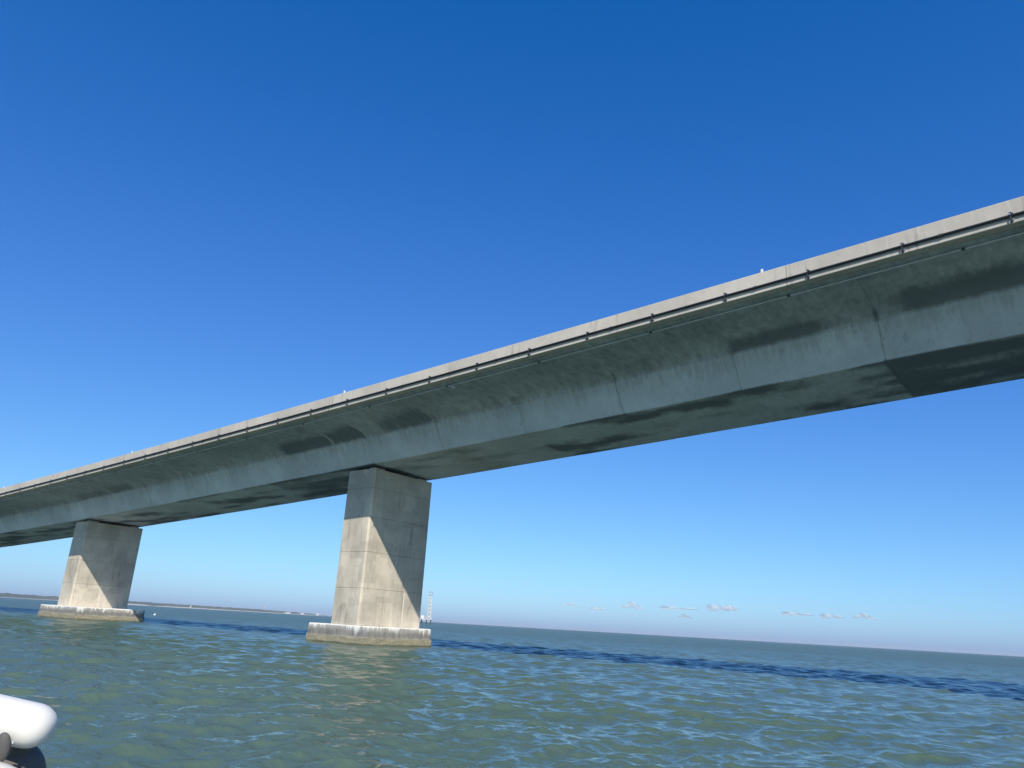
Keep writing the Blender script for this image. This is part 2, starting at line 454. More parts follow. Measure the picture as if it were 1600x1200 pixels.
def girder_segment(d0, d1, rough_w=0.0):
    nd = max(3, int(round((d1 - d0) / .42)))
    gap, ch = .004, .016
    ds = [d0 + gap, d0 + gap + ch, d0 + .14] + list(np.linspace(d0 + gap + ch, d1 - gap - ch, nd + 1)[1:-1]) + [d1 - .14, d1 - gap - ch, d1 - gap]
    ds = np.array(ds); n = len(ds)
    cy, cz = YC, 12.9
    V = []; ST = []; RU = []; DR = []; LI = []
    limey = (random.choice((0, .6, 1)), random.choice((0, .6, 1)))
    # small differences in level between neighbouring casts
    jy, jz = random.uniform(-.008, .008), random.uniform(-.012, .006)
    for i, d in enumerate(ds):
        ins = ch if i in (0, n - 1) else 0
        P = section.copy()
        P[:, 0] += np.where(P[:, 0] < YC, ins, -ins) * np.where(np.abs(P[:, 1] - ZS) < .001, .3, 1); P[:, 1] += np.where(P[:, 1] < 13.7, ins, 0)
        P[:, 0] += jy; P[:, 1] += jz
        for (y, z) in P: V.append(W(d, y, z))
        e = min(abs(d - d0), abs(d1 - d))
        s = stain_shade_value(np.full(nsec, d), section[:, 0], section[:, 1])
        # joints weep: dark beside the joint, pale lime line on it
        s = s + .38 * math.exp(-(e / .13) ** 2) * (section[:, 1] < 13.3) * (section[:, 1] > ZS + .01) * (.3 + fbm(np.full(nsec, d0), section[:, 1] * 2, 4, 2)) * random.choice((.3, .7, 1.2))
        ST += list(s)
        DR += list(np.where((section[:, 1] < 13.0) & (section[:, 1] > ZS + .01), np.clip((section[:, 1] - 11.75) / 1.0, 0, 1), 0) * (.55 + .8 * fbm(np.full(nsec, d / 2.1), section[:, 1] * 0, 31, 3)))
        lm = max(limey[0] * max(0, 1 - (d - d0) / .3), limey[1] * max(0, 1 - (d1 - d) / .3))
        LI += list(np.where(section[:, 1] > 12.6, lm, lm * .25))
        RU += list(np.where(np.abs(section[:, 1] - ZS) < .01, max(0, 1 - abs(d + 6) / 7), 0))
    F = []
    for i in range(n - 1):
        for j in range(nsec):
            k = (j + 1) % nsec
            F.append((i * nsec + j, i * nsec + k, (i + 1) * nsec + k, (i + 1) * nsec + j))
    F.append(tuple(range(nsec))); F.append(tuple((n - 1) * nsec + j for j in reversed(range(nsec))))
    me = bpy.data.meshes.new('girder_segment'); me.from_pydata(V, [], F); me.update()
    a = me.attributes.new('stain_shade', 'FLOAT', 'POINT'); a.data.foreach_set('value', np.array(ST, np.float32))
    a = me.attributes.new('drip', 'FLOAT', 'POINT'); a.data.foreach_set('value', np.array(DR, np.float32))
    a = me.attributes.new('lime', 'FLOAT', 'POINT'); a.data.foreach_set('value', np.array(LI, np.float32))
    a = me.attributes.new('rust', 'FLOAT', 'POINT'); a.data.foreach_set('value', np.array(RU, np.float32))
    bm = bmesh.new(); bm.from_mesh(me); bmesh.ops.recalc_face_normals(bm, faces=bm.faces[:]); bm.to_mesh(me); bm.free()
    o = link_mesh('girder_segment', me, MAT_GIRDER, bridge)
    smooth_by_angle(o, 28)
    return o
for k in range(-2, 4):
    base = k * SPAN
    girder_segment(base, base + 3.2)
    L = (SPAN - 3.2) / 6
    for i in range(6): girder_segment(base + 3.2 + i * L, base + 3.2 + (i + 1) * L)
D_MIN, D_MAX = -2 * SPAN, 4 * SPAN

def along_prism(name, d0, d1, pts, mat, parent, step=3.4, smooth=False, closed=True):
    """extrude a (y, z) outline along the fall of the bridge"""
    nd = max(1, int((d1 - d0) / step)); ds = np.linspace(d0, d1, nd + 1)
    n = len(pts); V = [W(d, y, z) for d in ds for (y, z) in pts]; F = []
    for i in range(nd):
        for j in range(n):
            k = (j + 1) % n
            F.append((i * n + j, i * n + k, (i + 1) * n + k, (i + 1) * n + j))
    F.append(tuple(range(n))); F.append(tuple(nd * n + j for j in reversed(range(n))))
    bm = bmesh.new(); vs = [bm.verts.new(v) for v in V]
    for f in F: bm.faces.new([vs[i] for i in f])
    o = from_bm(name, bm, mat, parent)
    if smooth: smooth_by_angle(o, 40)
    return o

# parapets: vertical outer face, sloping traffic side; an open joint every two spans
b = .02
par = [(YE + b, ZB), (28.66, ZB), (28.66, TOPZ + .2), (28.58, TOPZ + .42), (28.50, ZT - b), (28.50 - b, ZT), (YE + b, ZT), (YE, ZT - b), (YE, ZB + b)]
parf = [(2 * YC - y, z) for y, z in par]
joints = [D_MIN, -29.21, -29.21 + 2 * SPAN, -29.21 + 4 * SPAN, D_MAX]
for a0, a1 in zip(joints[:-1], joints[1:]):
    along_prism('parapet', a0 + .012, a1 - .012, par, MAT_PARAPET, bridge)
    along_prism('parapet', a0 + .012, a1 - .012, parf, MAT_PARAPET, bridge)
along_prism('road_surface', D_MIN, D_MAX, [(28.67, TOPZ + .005), (YC, TOPZ + .07), (2 * YC - 28.67, TOPZ + .005), (2 * YC - 28.67, TOPZ + .12), (YC, TOPZ + .18), (28.67, TOPZ + .12)], MAT_ASPHALT, bridge)

# ------------------------------------------------------------------ piers
YP1, YP2, TP = 33.325, 38.923, 2.68
ZPT, ZFT = 11.226, 1.153
def pier_block(d0, d1, y0, y1, z0, z1, parent, chamf=.11):
    """one precast hollow block: chamfered corners, small bevel at the bed joints"""
    def ring(z, ins):
        a, b_, c, e = d0 + ins, d1 - ins, y0 + ins, y1 - ins; q = chamf
        return [(-(S0 + dd), yy, z) for dd, yy in ((a + q, c), (b_ - q, c), (b_, c + q), (b_, e - q), (b_ - q, e), (a + q, e), (a, e - q), (a, c + q))]
    bv = .018
    rings = [ring(z0 + .003, bv), ring(z0 + .003 + bv, 0), ring(z1 - .003 - bv, 0), ring(z1 - .003, bv)]
    V = [p for r_ in rings for p in r_]; F = []
    for i in range(3):
        for j in range(8): F.append((i * 8 + j, i * 8 + (j + 1) % 8, (i + 1) * 8 + (j + 1) % 8, (i + 1) * 8 + j))
    F.append(tuple(range(8))); F.append(tuple(24 + j for j in range(8)))
    bm = bmesh.new(); vs = [bm.verts.new(v) for v in V]
    for f in F: bm.faces.new([vs[i] for i in f])
    return from_bm('pier_block', bm, MAT_PIER, parent)

def footing(d0, d1, y0, y1, parent, chamf=.35):
    """pile cap standing in the water, edges worn, surface uneven below the tide line"""
    per = []
    q = chamf
    cor = [(d0, y0), (d1, y0), (d1, y1 - q), (d1 - q, y1), (d0 + q, y1), (d0, y1 - q)]
    for i in range(6):
        a, b_ = cor[i], cor[(i + 1) % 6]
        L = math.hypot(a[0] - b_[0], a[1] - b_[1]); n = max(2, int(L / .16))
        for t in range(n): per.append((a[0] + (b_[0] - a[0]) * t / n, a[1] + (b_[1] - a[1]) * t / n))
    per = np.array(per); n = len(per); c = per.mean(0)
    nrm = per - c; nrm /= np.linalg.norm(nrm, axis=1)[:, None]
    arc = np.arange(n) * .16
    zs = [-1.2, -.2, 0.0, .12, .24, .34, .42, .47, .52, .7, .9, 1.06, 1.115, ZFT]
    V = []; F = []
    for i, z in enumerate(zs):
        grow = 0
        if z < .5: grow = .05 + .10 * fbm(arc * 1.6, np.full(n, z * 5), 8, 3)
        if z >= 1.1: grow = -.015 - (.03 if z >= ZFT - .001 else 0) + .02 * (fbm(arc * 2, arc * 0, 5, 2) - .5)
        w = fbm(arc * 1.5, np.full(n, z * 2), 12, 3) * .03
        P = per + nrm * (np.asarray(grow) + w)[:, None]
        for (dd, yy) in P: V.append((-(S0 + dd), yy, z))
    m_ = len(zs)
    for i in range(m_ - 1):
        for j in range(n): F.append((i * n + j, i * n + (j + 1) % n, (i + 1) * n + (j + 1) % n, (i + 1) * n + j))
    F.append(tuple(range((m_ - 1) * n, m_ * n)))
    bm = bmesh.new(); vs = [bm.verts.new(v) for v in V]
    for f in F: bm.faces.new([vs[i] for i in f])
    o = from_bm('footing', bm, MAT_FOOTING, parent); smooth_by_angle(o, 50)
    return o

def pier(k, label, foot, cuts):
    d0 = k * SPAN
    top = ZPT + dz(d0 + TP / 2) + .03
    t = empty('bridge_pier', (-(S0 + d0 + TP / 2), YC, 0))
    tag(t, label, 'bridge pier', 'concrete piers carrying the bridge')
    zc = [ZFT] + [z for z in cuts if z < top - .5] + [top]
    for z0, z1 in zip(zc[:-1], zc[1:]):
        j = random.uniform(-.006, .006)
        pier_block(d0 + j, d0 + TP + j, YP1 + j, YP2 + j, z0, z1, t)
    footing(foot[0], foot[1], foot[2], foot[3], t)
    if k in (0, 1):      # grout seam down the face of the lowest block
        ys = YP1 + (3.75 if k == 0 else 2.6)
        bm = bmesh.new(); bm_box(bm, (-(S0 + d0) - .004, ys, zc[0] + .02), (-(S0 + d0) + .012, ys + .07, zc[1] - .03), .003)
        from_bm('grout_seam', bm, MAT_GROUT, t)
    # low plinths and rubber bearings between pier head and girder
    for yb in (YP1 + .75, YP2 - .75):
        for db in (.65, TP - .65):
            zu = ZS + dz(d0 + db)
            bm = bmesh.new(); bm_box(bm, (-(S0 + d0 + db) - .3, yb - .42, top - .004), (-(S0 + d0 + db) + .3, yb + .42, zu - .085), .01)
            p = from_bm('plinth', bm, MAT_PIER, t)
            bm = bmesh.new(); bm_box(bm, (-(S0 + d0 + db) - .24, yb - .34, zu - .084), (-(S0 + d0 + db) + .24, yb + .34, zu - .002), .01)
            from_bm('bearing_pad', bm, MAT_RUBBER, t)
    return t
# footing extents from the bearings of their corners
pier(0, 'nearer bridge pier of stacked blocks crossed by a slanting shadow edge, beside the lattice tower', (-1.08, 4.72, 33.24, 39.2), [3.43, 5.72, 8.0, 9.9])
pier(1, 'farther bridge pier of concrete blocks standing before the low wooded shore', (SPAN - 3.6, SPAN + 4.6, 32.65, 39.1), [3.25, 5.5, 7.75])
pier(-1, 'bridge pier past the right edge beneath the near end of the bridge', (-SPAN - 1.1, -SPAN + 4.7, 33.24, 39.2), [3.43, 5.72, 8.0, 10.3, 12.1])
pier(2, 'distant bridge pier past the left edge where the deck runs low', (2 * SPAN - 1.2, 2 * SPAN + 4, 33.2, 39.1), [3.3, 5.4])
pier(3, 'last low bridge pier far past the left edge of the view', (3 * SPAN - 1.2, 3 * SPAN + 4, 33.2, 39.1), [3.3])

# ------------------------------------------------------------------ water pipe hung on the parapet
BS = 3.4355; BO = .9913 - S0
pipe = empty('utility_pipe', W(0, YE - .13, ZB + .23)); tag(pipe, 'thin black pipe clipped along the sunlit outer face of the bridge parapet', 'pipe')
PY, PZ, PR = YE - .066, ZB + .265, .052
circ = [(PY + PR * math.cos(a), PZ + PR * math.sin(a)) for a in np.linspace(0, 2 * math.pi, 13)[:-1]]
d = -34.78 - 7 * 6.86; cuts = [d]
while d < D_MAX - 3: d += 6.86; cuts.append(d)
for a0, a1 in zip(cuts[:-1], cuts[1:]):
    along_prism('pipe_length', a0, a1, circ, MAT_PIPE, pipe, smooth=True)
col_r = [(PY + (PR + .012) * math.cos(a), PZ + (PR + .016) * math.sin(a)) for a in np.linspace(0, 2 * math.pi, 13)[:-1]]
for a0 in cuts[1:-1]:
    if -60 < a0 < 90: along_prism('pipe_coupling', a0 - .07, a0 + .07, col_r, MAT_DARKMETAL, pipe, smooth=True)

def strut_mesh():
    bm = bmesh.new()
    bm_box(bm, (-.045, -.012, -.30), (.045, -.001, .17), .003)        # plate on the concrete
    bm_box(bm, (-.035, -.14, -.30), (.035, -.115, .15), .005)         # strut in front of the pipe
    bm_box(bm, (-.05, -.15, -.32), (.05, -.001, -.285), .004)         # foot under the pipe
    bm_box(bm, (-.055, -.15, .145), (.055, -.001, .18), .004)         # head over the pipe
    me = bpy.data.meshes.new('strut'); bmesh.ops.recalc_face_normals(bm, faces=bm.faces[:]); bm.to_mesh(me); bm.free(); me.materials.append(MAT_DARKMETAL); return me
def clamp_mesh():
    bm = bmesh.new()
    n = 14; pr = [(PR + .004), (PR + .02)]
    for r_ in (PR + .018,):
        bm_tube(bm, (-.05, 0, 0), (.05, 0, 0), r_, 16)
    bm_box(bm, (-.045, -.10, .03), (-.0, -.088, .14), .003)
    me = bpy.data.meshes.new('clamp'); bmesh.ops.recalc_face_normals(bm, faces=bm.faces[:]); bm.to_mesh(me); bm.free(); me.materials.append(MAT_GALV); return me
def bolt_mesh():
    bm = bmesh.new()
    bm_tube(bm, (0, -.02, 0), (0, -.16, 0), .012, 8); bm_tube(bm, (0, -.05, 0), (0, -.09, 0), .034, 6); bm_tube(bm, (0, -.02, 0), (0, -.035, 0), .045, 12)
    me = bpy.data.meshes.new('bolt'); bmesh.ops.recalc_face_normals(bm, faces=bm.faces[:]); bm.to_mesh(me); bm.free(); me.materials.append(MAT_GALV); return me
ms, mc, mb = strut_mesh(), clamp_mesh(), bolt_mesh()
ploc = Vector(pipe.location)
for k in range(-10, 52):
    d = BO + k * BS
    br = bpy.data.objects.new('bracket', ms); col.objects.link(br); br.parent = pipe
    br.location = Vector(W(d, YE, PZ)) - ploc
    br.scale = (.75, .75, .75)
    for nm, me_, off in (('clamp', mc, (0, -.066, 0)), ('bolt', mb, (.10, -.0, .155)), ('bolt', mb, (.085, -.0, -.20))):
        c = bpy.data.objects.new(nm, me_); col.objects.link(c); c.parent = br; c.location = off

# thin conduit under the overhang
cond = empty('conduit', W(0, 28.954, 13.61)); tag(cond, 'thin pale conduit running under the shaded overhang of the bridge deck', 'conduit')
CY, CZ, CR = 28.954, 13.585, .032
circ = [(CY + CR * math.cos(a), CZ + CR * math.sin(a)) for a in np.linspace(0, 2 * math.pi, 9)[:-1]]
d = -35.35 - 12 * 3.15; cc_ = [d]
while d < D_MAX - 3: d += 6.3; cc_.append(d)
for a0, a1 in zip(cc_[:-1], cc_[1:]):
    if a1 < -10.2 or a0 > -10.2: along_prism('conduit_length', a0 + .001, a1 - .001, circ, MAT_CONDUIT, cond, smooth=True)
    else: along_prism('conduit_length', a0, a1, circ, MAT_CONDUIT, cond, smooth=True)
ccr = [(CY + .048 * math.cos(a), CZ + .048 * math.sin(a)) for a in np.linspace(0, 2 * math.pi, 9)[:-1]]
for a0 in cc_[1:-1]: along_prism('conduit_coupling', a0 - .06, a0 + .06, ccr, MAT_COUPLING, cond)
bm = bmesh.new(); bm_box(bm, Vector(W(-10.4, 29.02, 13.44)) - Vector((.0, 0, 0)), Vector(W(-10.4, 29.02, 13.44)) + Vector((.18, .16, .16)), .02)
from_bm('junction_box', bm, MAT_CONDUIT, cond)

# ------------------------------------------------------------------ small reflector posts on the parapet
labels = {-28.19: 'white reflector post on the parapet just left of its open joint, nearest the viewer',
          -2.0: 'white reflector post on the parapet above the nearer pier',
          24.25: 'white reflector post on the parapet midway between the two piers',
          50.5: 'white reflector post on the parapet at the far left, beyond the farther pier'}
for d, lb in labels.items():
    t = empty('reflector_post', W(d, 28.38, ZT)); tag(t, lb, 'reflector post', 'reflector posts along the parapet')
    x, y, z = W(d, 28.38, ZT)
    bm = bmesh.new(); bm_box(bm, (x - .07, y - .06, z - .002), (x + .07, y + .06, z + .02), .005); from_bm('base_plate', bm, MAT_GALV, t)
    bm = bmesh.new(); bm_box(bm, (x - .05, y - .04, z + .02), (x + .05, y + .04, z + .19), .015); from_bm('post', bm, MAT_WHITE, t)

# ------------------------------------------------------------------ lattice navigation tower out at sea
def direction(azd, dist): return Vector((math.sin(R(azd)) * dist, math.cos(R(azd)) * dist, 0))
tp = direction(-43.70, 620)
tower = empty('navigation_tower', tp); tag(tower, 'white lattice tower on a piled platform out at sea beside the nearer pier', 'tower')
axR = Vector((RT.x, RT.y, 0)).normalized(); axF = Vector((-axR.y, axR.x, 0))
def tw(a, b_, z): return tp + axR * a + axF * b_ + Vector((0, 0, z))
for a, b_ in ((-1.6, -1.6), (1.6, -1.6), (1.6, 1.6), (-1.6, 1.6), (-5.6, -1.4), (-5.6, 1.4)):
    bm = bmesh.new(); bm_tube(bm, tw(a, b_, -2), tw(a, b_, 3.2), .28, 8); from_bm('pile', bm, MAT_DARKMETAL, tower)
bm = bmesh.new()
for s_ in (-1, 1): bm_tube(bm, tw(-5.6, 1.4 * s_, 2.9), tw(1.6, 1.6 * s_, 1.0), .16, 6)
from_bm('brace', bm, MAT_WHITE, tower)
bm = bmesh.new(); M0 = Matrix.Translation(tw(-2.0, 0, 3.4)) @ Matrix.Rotation(math.atan2(axR.y, axR.x), 4, 'Z') @ Matrix.Diagonal((8.6, 4.2, .4, 1)); bmesh.ops.create_cube(bm, size=1, matrix=M0); from_bm('platform', bm, MAT_WHITE, tower)
bm = bmesh.new(); M0 = Matrix.Translation(tw(-4.8, 0, 4.9)) @ Matrix.Rotation(math.atan2(axR.y, axR.x), 4, 'Z') @ Matrix.Diagonal((2.2, 2.4, 2.4, 1)); bmesh.ops.create_cube(bm, size=1, matrix=M0); from_bm('equipment_hut', bm, MAT_WHITE, tower)
def corners(z):
    w = 1.35 * (1 - z / 24 * .45) if z < 18 else .75
    return [(-w, -w), (w, -w), (w, w), (-w, w)]
for i in range(4):
    bm = bmesh.new(); a, b_ = corners(0)[i], corners(17.9)[i]
    bm_tube(bm, tw(*a, 3.6), tw(*b_, 21.2), .15, 6); from_bm('mast_leg', bm, MAT_WHITE, tower)
for k in range(6):
    z0, z1 = k * 2.93, (k + 1) * 2.93
    c0, c1 = corners(z0), corners(z1)
    bm = bmesh.new()
    for i in range(4):
        j = (i + 1) % 4
        bm_tube(bm, tw(*c0[i], 3.6 + z0), tw(*c1[j], 3.6 + z1), .12, 5); bm_tube(bm, tw(*c1[i], 3.6 + z1), tw(*c1[j], 3.6 + z1), .13, 5)
    from_bm('lattice_brace', bm, MAT_WHITE, tower)
    bm = bmesh.new(); M0 = Matrix.Translation(tw(.1, 0, 3.6 + z0 + 1.5)) @ Matrix.Rotation(math.atan2(axR.y, axR.x), 4, 'Z') @ Matrix.Diagonal((1.5, 1.5, 1.5, 1)); bmesh.ops.create_uvsphere(bm, u_segments=12, v_segments=8, radius=.62, matrix=M0); from_bm('white_float', bm, MAT_WHITE, tower, True)
bm = bmesh.new()
for z in (21.4, 24.0):
    for i in range(4):
        c = corners(19); j = (i + 1) % 4; q = 1.5
        bm_tube(bm, tw(c[i][0] * q, c[i][1] * q, z), tw(c[j][0] * q, c[j][1] * q, z), .14, 5)
for i in range(4): c = corners(19); bm_tube(bm, tw(c[i][0] * 1.5, c[i][1] * 1.5, 21.4), tw(c[i][0] * 1.5, c[i][1] * 1.5, 24.0), .1, 5)
from_bm('top_cage', bm, MAT_GALV, tower)
bm = bmesh.new(); bm_tube(bm, tw(0, 0, 21.2), tw(0, 0, 24.8), .22, 8, .12); from_bm('lantern', bm, MAT_WHITE, tower)
bm = bmesh.new()
for a in (-6.0, 2.0):
    for b_ in (-1.9, 1.9): bm_tube(bm, tw(a, b_, 3.6), tw(a, b_, 5.0), .08, 5)
for b_ in (-1.9, 1.9):
    for z in (4.3, 5.0): bm_tube(bm, tw(-6.0, b_, z), tw(2.0, b_, z), .07, 5)
from_bm('railing', bm, MAT_WHITE, tower)

# ------------------------------------------------------------------ far shore
SHORE_D = 3300.0
def shore():
    azs = np.linspace(-120, -50.6, 520)
    t = (azs + 71) / 20.0
    h = np.interp(azs, [-120, -90, -71, -67, -62.5, -58.5, -55, -53, -51.6, -50.6], [18, 18, 17.5, 15.5, 14.5, 14, 12.5, 10, 5, .2])
    h = h * .85 * (.86 + .3 * fbm(azs * 3.2, azs * 0, 6, 4)) + 2.0 * (fbm(azs * 26, azs * 0, 8, 3) - .5)
    dist = SHORE_D * (1 + .02 * np.sin(azs * .9)) + np.clip(azs + 62, 0, 20) * 18
    hb = np.interp(azs, [-120, -72, -71, -66, -64.9, -64, -62.8, -62.4, -61.5, -55, -52, -50.6], [.5, .5, .9, 1.0, 2.6, 3.4, 3.0, .7, 2.4, 1.4, 1.6, .3])
    def row(off, z): return [direction(a, D + off) + Vector((0, 0, float(zz))) for a, D, zz in zip(azs, dist, z)]
    n = len(azs)
    rows = [row(0, np.full(n, -1.0)), row(2, hb * .2), row(30, hb)]
    V = [p for r_ in rows for p in r_]
    F = [(i * n + j, i * n + j + 1, (i + 1) * n + j + 1, (i + 1) * n + j) for i in range(2) for j in range(n - 1)]
    o = from_py('beach', V, F, MAT_SAND); tag(o, 'pale strip of beach along the foot of the far shore', kind='structure')
    rows = [row(30.5, hb - .4), row(33, np.maximum(hb, h * .55)), row(40, h * .9), row(70, h), row(400, h * .9), row(700, np.full(n, -1.0))]
    V = [p for r_ in rows for p in r_]
    F = [(i * n + j, i * n + j + 1, (i + 1) * n + j + 1, (i + 1) * n + j) for i in range(5) for j in range(n - 1)]
    o = from_py('wooded_shore', V, F, MAT_TREES, smooth=True); tag(o, 'low dark wooded shore fading into haze at the left', 'woodland', kind='stuff')
shore()

def house(azd, dist, w, hgt, dep, label, roofh=2.0, base=1.4):
    p = direction(azd, dist); t = empty('house', p); tag(t, label, 'house', 'white houses on the far shore')
    ax = Vector((math.cos(R(azd)), -math.sin(R(azd)), 0)); ay = Vector((math.sin(R(azd)), math.cos(R(azd)), 0))
    def q(a, b_, z): return p + ax * a + ay * b_ + Vector((0, 0, z))
    V = [q(sx * w / 2, sy * dep / 2, z) for z in (base - 3, base + hgt) for sx, sy in ((-1, -1), (1, -1), (1, 1), (-1, 1))]
    from_py('wall', V, [(0, 1, 5, 4), (1, 2, 6, 5), (2, 3, 7, 6), (3, 0, 4, 7), (4, 5, 6, 7)], MAT_WALL, t)
    z = base + hgt
    V = [q(-w / 2 - .4, -dep / 2 - .4, z), q(w / 2 + .4, -dep / 2 - .4, z), q(w / 2 + .4, dep / 2 + .4, z), q(-w / 2 - .4, dep / 2 + .4, z), q(-w / 2 * .7, 0, z + roofh), q(w / 2 * .7, 0, z + roofh)]
    from_py('roof', V, [(0, 1, 5, 4), (1, 2, 5), (2, 3, 4, 5), (3, 0, 4), (3, 2, 1, 0)], MAT_ROOF, t)
    for a in (-.25, .25):
        V = [q(a * w - .8, -dep / 2 - .03, base + .8), q(a * w + .8, -dep / 2 - .03, base + .8), q(a * w + .8, -dep / 2 - .03, base + 2.4), q(a * w - .8, -dep / 2 - .03, base + 2.4),
             q(a * w - .8, -dep / 2 + .1, base + .8), q(a * w + .8, -dep / 2 + .1, base + .8), q(a * w + .8, -dep / 2 + .1, base + 2.4), q(a * w - .8, -dep / 2 + .1, base + 2.4)]
        from_py('window', V, [(0, 1, 2, 3), (0, 4, 5, 1), (1, 5, 6, 2), (2, 6, 7, 3), (3, 7, 4, 0)], MAT_GLASS, t)
house(-53.6, 3430, 22, 4.5, 12, 'wide low white house among the far trees left of the nearer pier')
house(-52.6, 3450, 14, 5.5, 10, 'white house on the shore, second from the nearer pier')
house(-51.55, 3470, 9, 8.5, 9, 'tall white house at the tip of the shore close to the nearer pier')
house(-64.6, 3290, 26, 3.6, 12, 'long white house on the beach just right of the farther pier')

# water tower over the trees
wp = direction(-55.16, 3600); wt = empty('water_tower', wp); tag(wt, 'slim white water tower rising above the far tree line', 'water tower')
bm = bmesh.new(); bm_tube(bm, wp + Vector((0, 0, -1)), wp + Vector((0, 0, 19)), 1.6, 12, 1.1); from_bm('shaft', bm, MAT_WALL, wt)
bm = bmesh.new(); bmesh.ops.create_uvsphere(bm, u_segments=16, v_segments=10, radius=3.4, matrix=Matrix.Translation(wp + Vector((0, 0, 21))) @ Matrix.Diagonal((1, 1, 1.3, 1))); from_bm('tank', bm, MAT_WALL, wt, True)

# sailing boat before the shore
bp_ = direction(-59.94, 1900); sb = empty('sailing_boat', bp_); tag(sb, 'tiny white sailing boat in front of the far beach', 'boat')
ax = axR
def sq(a, b_, z): return bp_ + ax * a + axF * b_ + Vector((0, 0, z))
V = [sq(-4.2, 0, .9), sq(-3.6, -.9, .85), sq(2.5, -1.2, .9), sq(5, 0, 1.2), sq(2.5, 1.2, .9), sq(-3.6, .9, .85), sq(-3.4, 0, -.4), sq(3.6, 0, -.4)]
from_py('hull', V, [(0, 1, 2, 3, 4, 5), (0, 6, 1), (1, 6, 7, 2), (2, 7, 3), (3, 7, 4), (4, 7, 6, 5), (5, 6, 0)], MAT_WALL, sb)
V = [sq(.6, 0, 1.6), sq(-3.6, .25, 1.8), sq(.6, 0, 8.6), sq(.66, .06, 1.6), sq(-3.6, .31, 1.8), sq(.66, .06, 8.6)]
from_py('sail', V, [(0, 1, 2), (5, 4, 3), (0, 3, 4, 1), (1, 4, 5, 2), (2, 5, 3, 0)], MAT_WALL, sb)
bm = bmesh.new(); bm_tube(bm, sq(.7, 0, .9), sq(.7, 0, 9.4), .1, 6); from_bm('mast', bm, MAT_GALV, sb)

# mooring buoy
bu = direction(-62.08, 150); b0 = empty('mooring_buoy', bu); tag(b0, 'small white buoy floating right of the farther pier', 'buoy')
bm = bmesh.new(); bmesh.ops.create_uvsphere(bm, u_segments=16, v_segments=10, radius=.22, matrix=Matrix.Translation(bu + Vector((0, 0, .1)))); from_bm('float', bm, MAT_WHITE, b0, True)
bm = bmesh.new(); bm_tube(bm, bu + Vector((0, 0, .3)), bu + Vector((0, 0, .45)), .05, 8); from_bm('mooring_eye', bm, MAT_GALV, b0)

# ------------------------------------------------------------------ the boat the viewer stands in
def cam_pt(px, py, dist):
    d_ = (FW + RT * ((px - 800) / 1175.06) - UP * ((py - 600) / 1175.06))
    return Vector((0, 0, CAM_H)) + d_ * dist
BD = 1.35
o0 = cam_pt(30, 1130, BD)
boat = empty('motor_boat', (o0.x, o0.y, .35)); tag(boat, 'white boat in the lower left corner with rounded white bolster on dark mount', 'boat')
u = BD / 1175.06                      # metres per pixel of the photograph at that distance
ex = (cam_pt(48, 1132, BD) - cam_pt(-40, 1112, BD)).normalized()     # the bolster's long axis
ey = FW.copy(); ey = (ey - ex * ey.dot(ex)).normalized(); ez = ex.cross(ey); ez = ez if ez.z > 0 else -ez
def revolve(name, axis0, ax_, r_prof, mat, flat=1.0, n=28):
    V = []; F = []
    for (t, r_) in r_prof:
        for i in range(n):
            a = 2 * math.pi * i / n
            V.append(axis0 + ax_ * t + ez * (r_ * math.sin(a)) + ey * (r_ * flat * math.cos(a)))
    m_ = len(r_prof)
    for i in range(m_ - 1):
        for j in range(n): F.append((i * n + j, i * n + (j + 1) % n, (i + 1) * n + (j + 1) % n, (i + 1) * n + j))
    F.append(tuple(range(n))); F.append(tuple((m_ - 1) * n + j for j in range(n)))
    bm = bmesh.new(); vs = [bm.verts.new(v) for v in V]
    for f in F: bm.faces.new([vs[i] for i in f])
    o = from_bm(name, bm, mat, boat); smooth_by_angle(o, 60)
    return o
c_end = cam_pt(46, 1133, BD)
rr = 31.8 * u
prof = [(-.55, rr * 1.02), (-.3, rr * 1.0)] + [(-.1 + t, rr * (1 - .0 * t)) for t in (0, .03, .06, .085)] + [((.0 + 36.5 * u * math.sin(a)), rr * math.cos(a) ** .82) for a in np.linspace(0, R(88), 12)]
revolve('bolster', c_end, ex, prof, MAT_WHITE, 1.15)
# dark mount: a dome with an ear that grips the bolster
def ell(bm, c, rx, ry, rz, seg=24):
    M0 = Matrix((ex, ey, ez)).transposed().to_4x4(); M0.translation = c
    bmesh.ops.create_uvsphere(bm, u_segments=seg, v_segments=seg // 2, radius=1, matrix=M0 @ Matrix.Diagonal((rx, ry, rz, 1)))
bm = bmesh.new()
ell(bm, cam_pt(14, 1208, BD * 1.02), 53 * u, 45 * u, 50 * u)
o = from_bm('mount', bm, MAT_GREY, boat, True)
bm = bmesh.new(); bm_tube(bm, cam_pt(26, 1150, BD * 1.02), cam_pt(22, 1178, BD * 1.02), 29 * u, 24, 27 * u); from_bm('mount_neck', bm, MAT_GREY, boat)
bm = bmesh.new(); ell(bm, cam_pt(3, 1168, BD * .955), 12.5 * u, 8 * u, 23 * u); from_bm('hinge_ear', bm, MAT_GREY, boat, True)
bm = bmesh.new(); bm_tube(bm, cam_pt(18.5, 1160.5, BD * .96), cam_pt(19.5, 1162, BD * .985), 2.0 * u, 10); from_bm('hinge_screw', bm, MAT_GALV, boat)
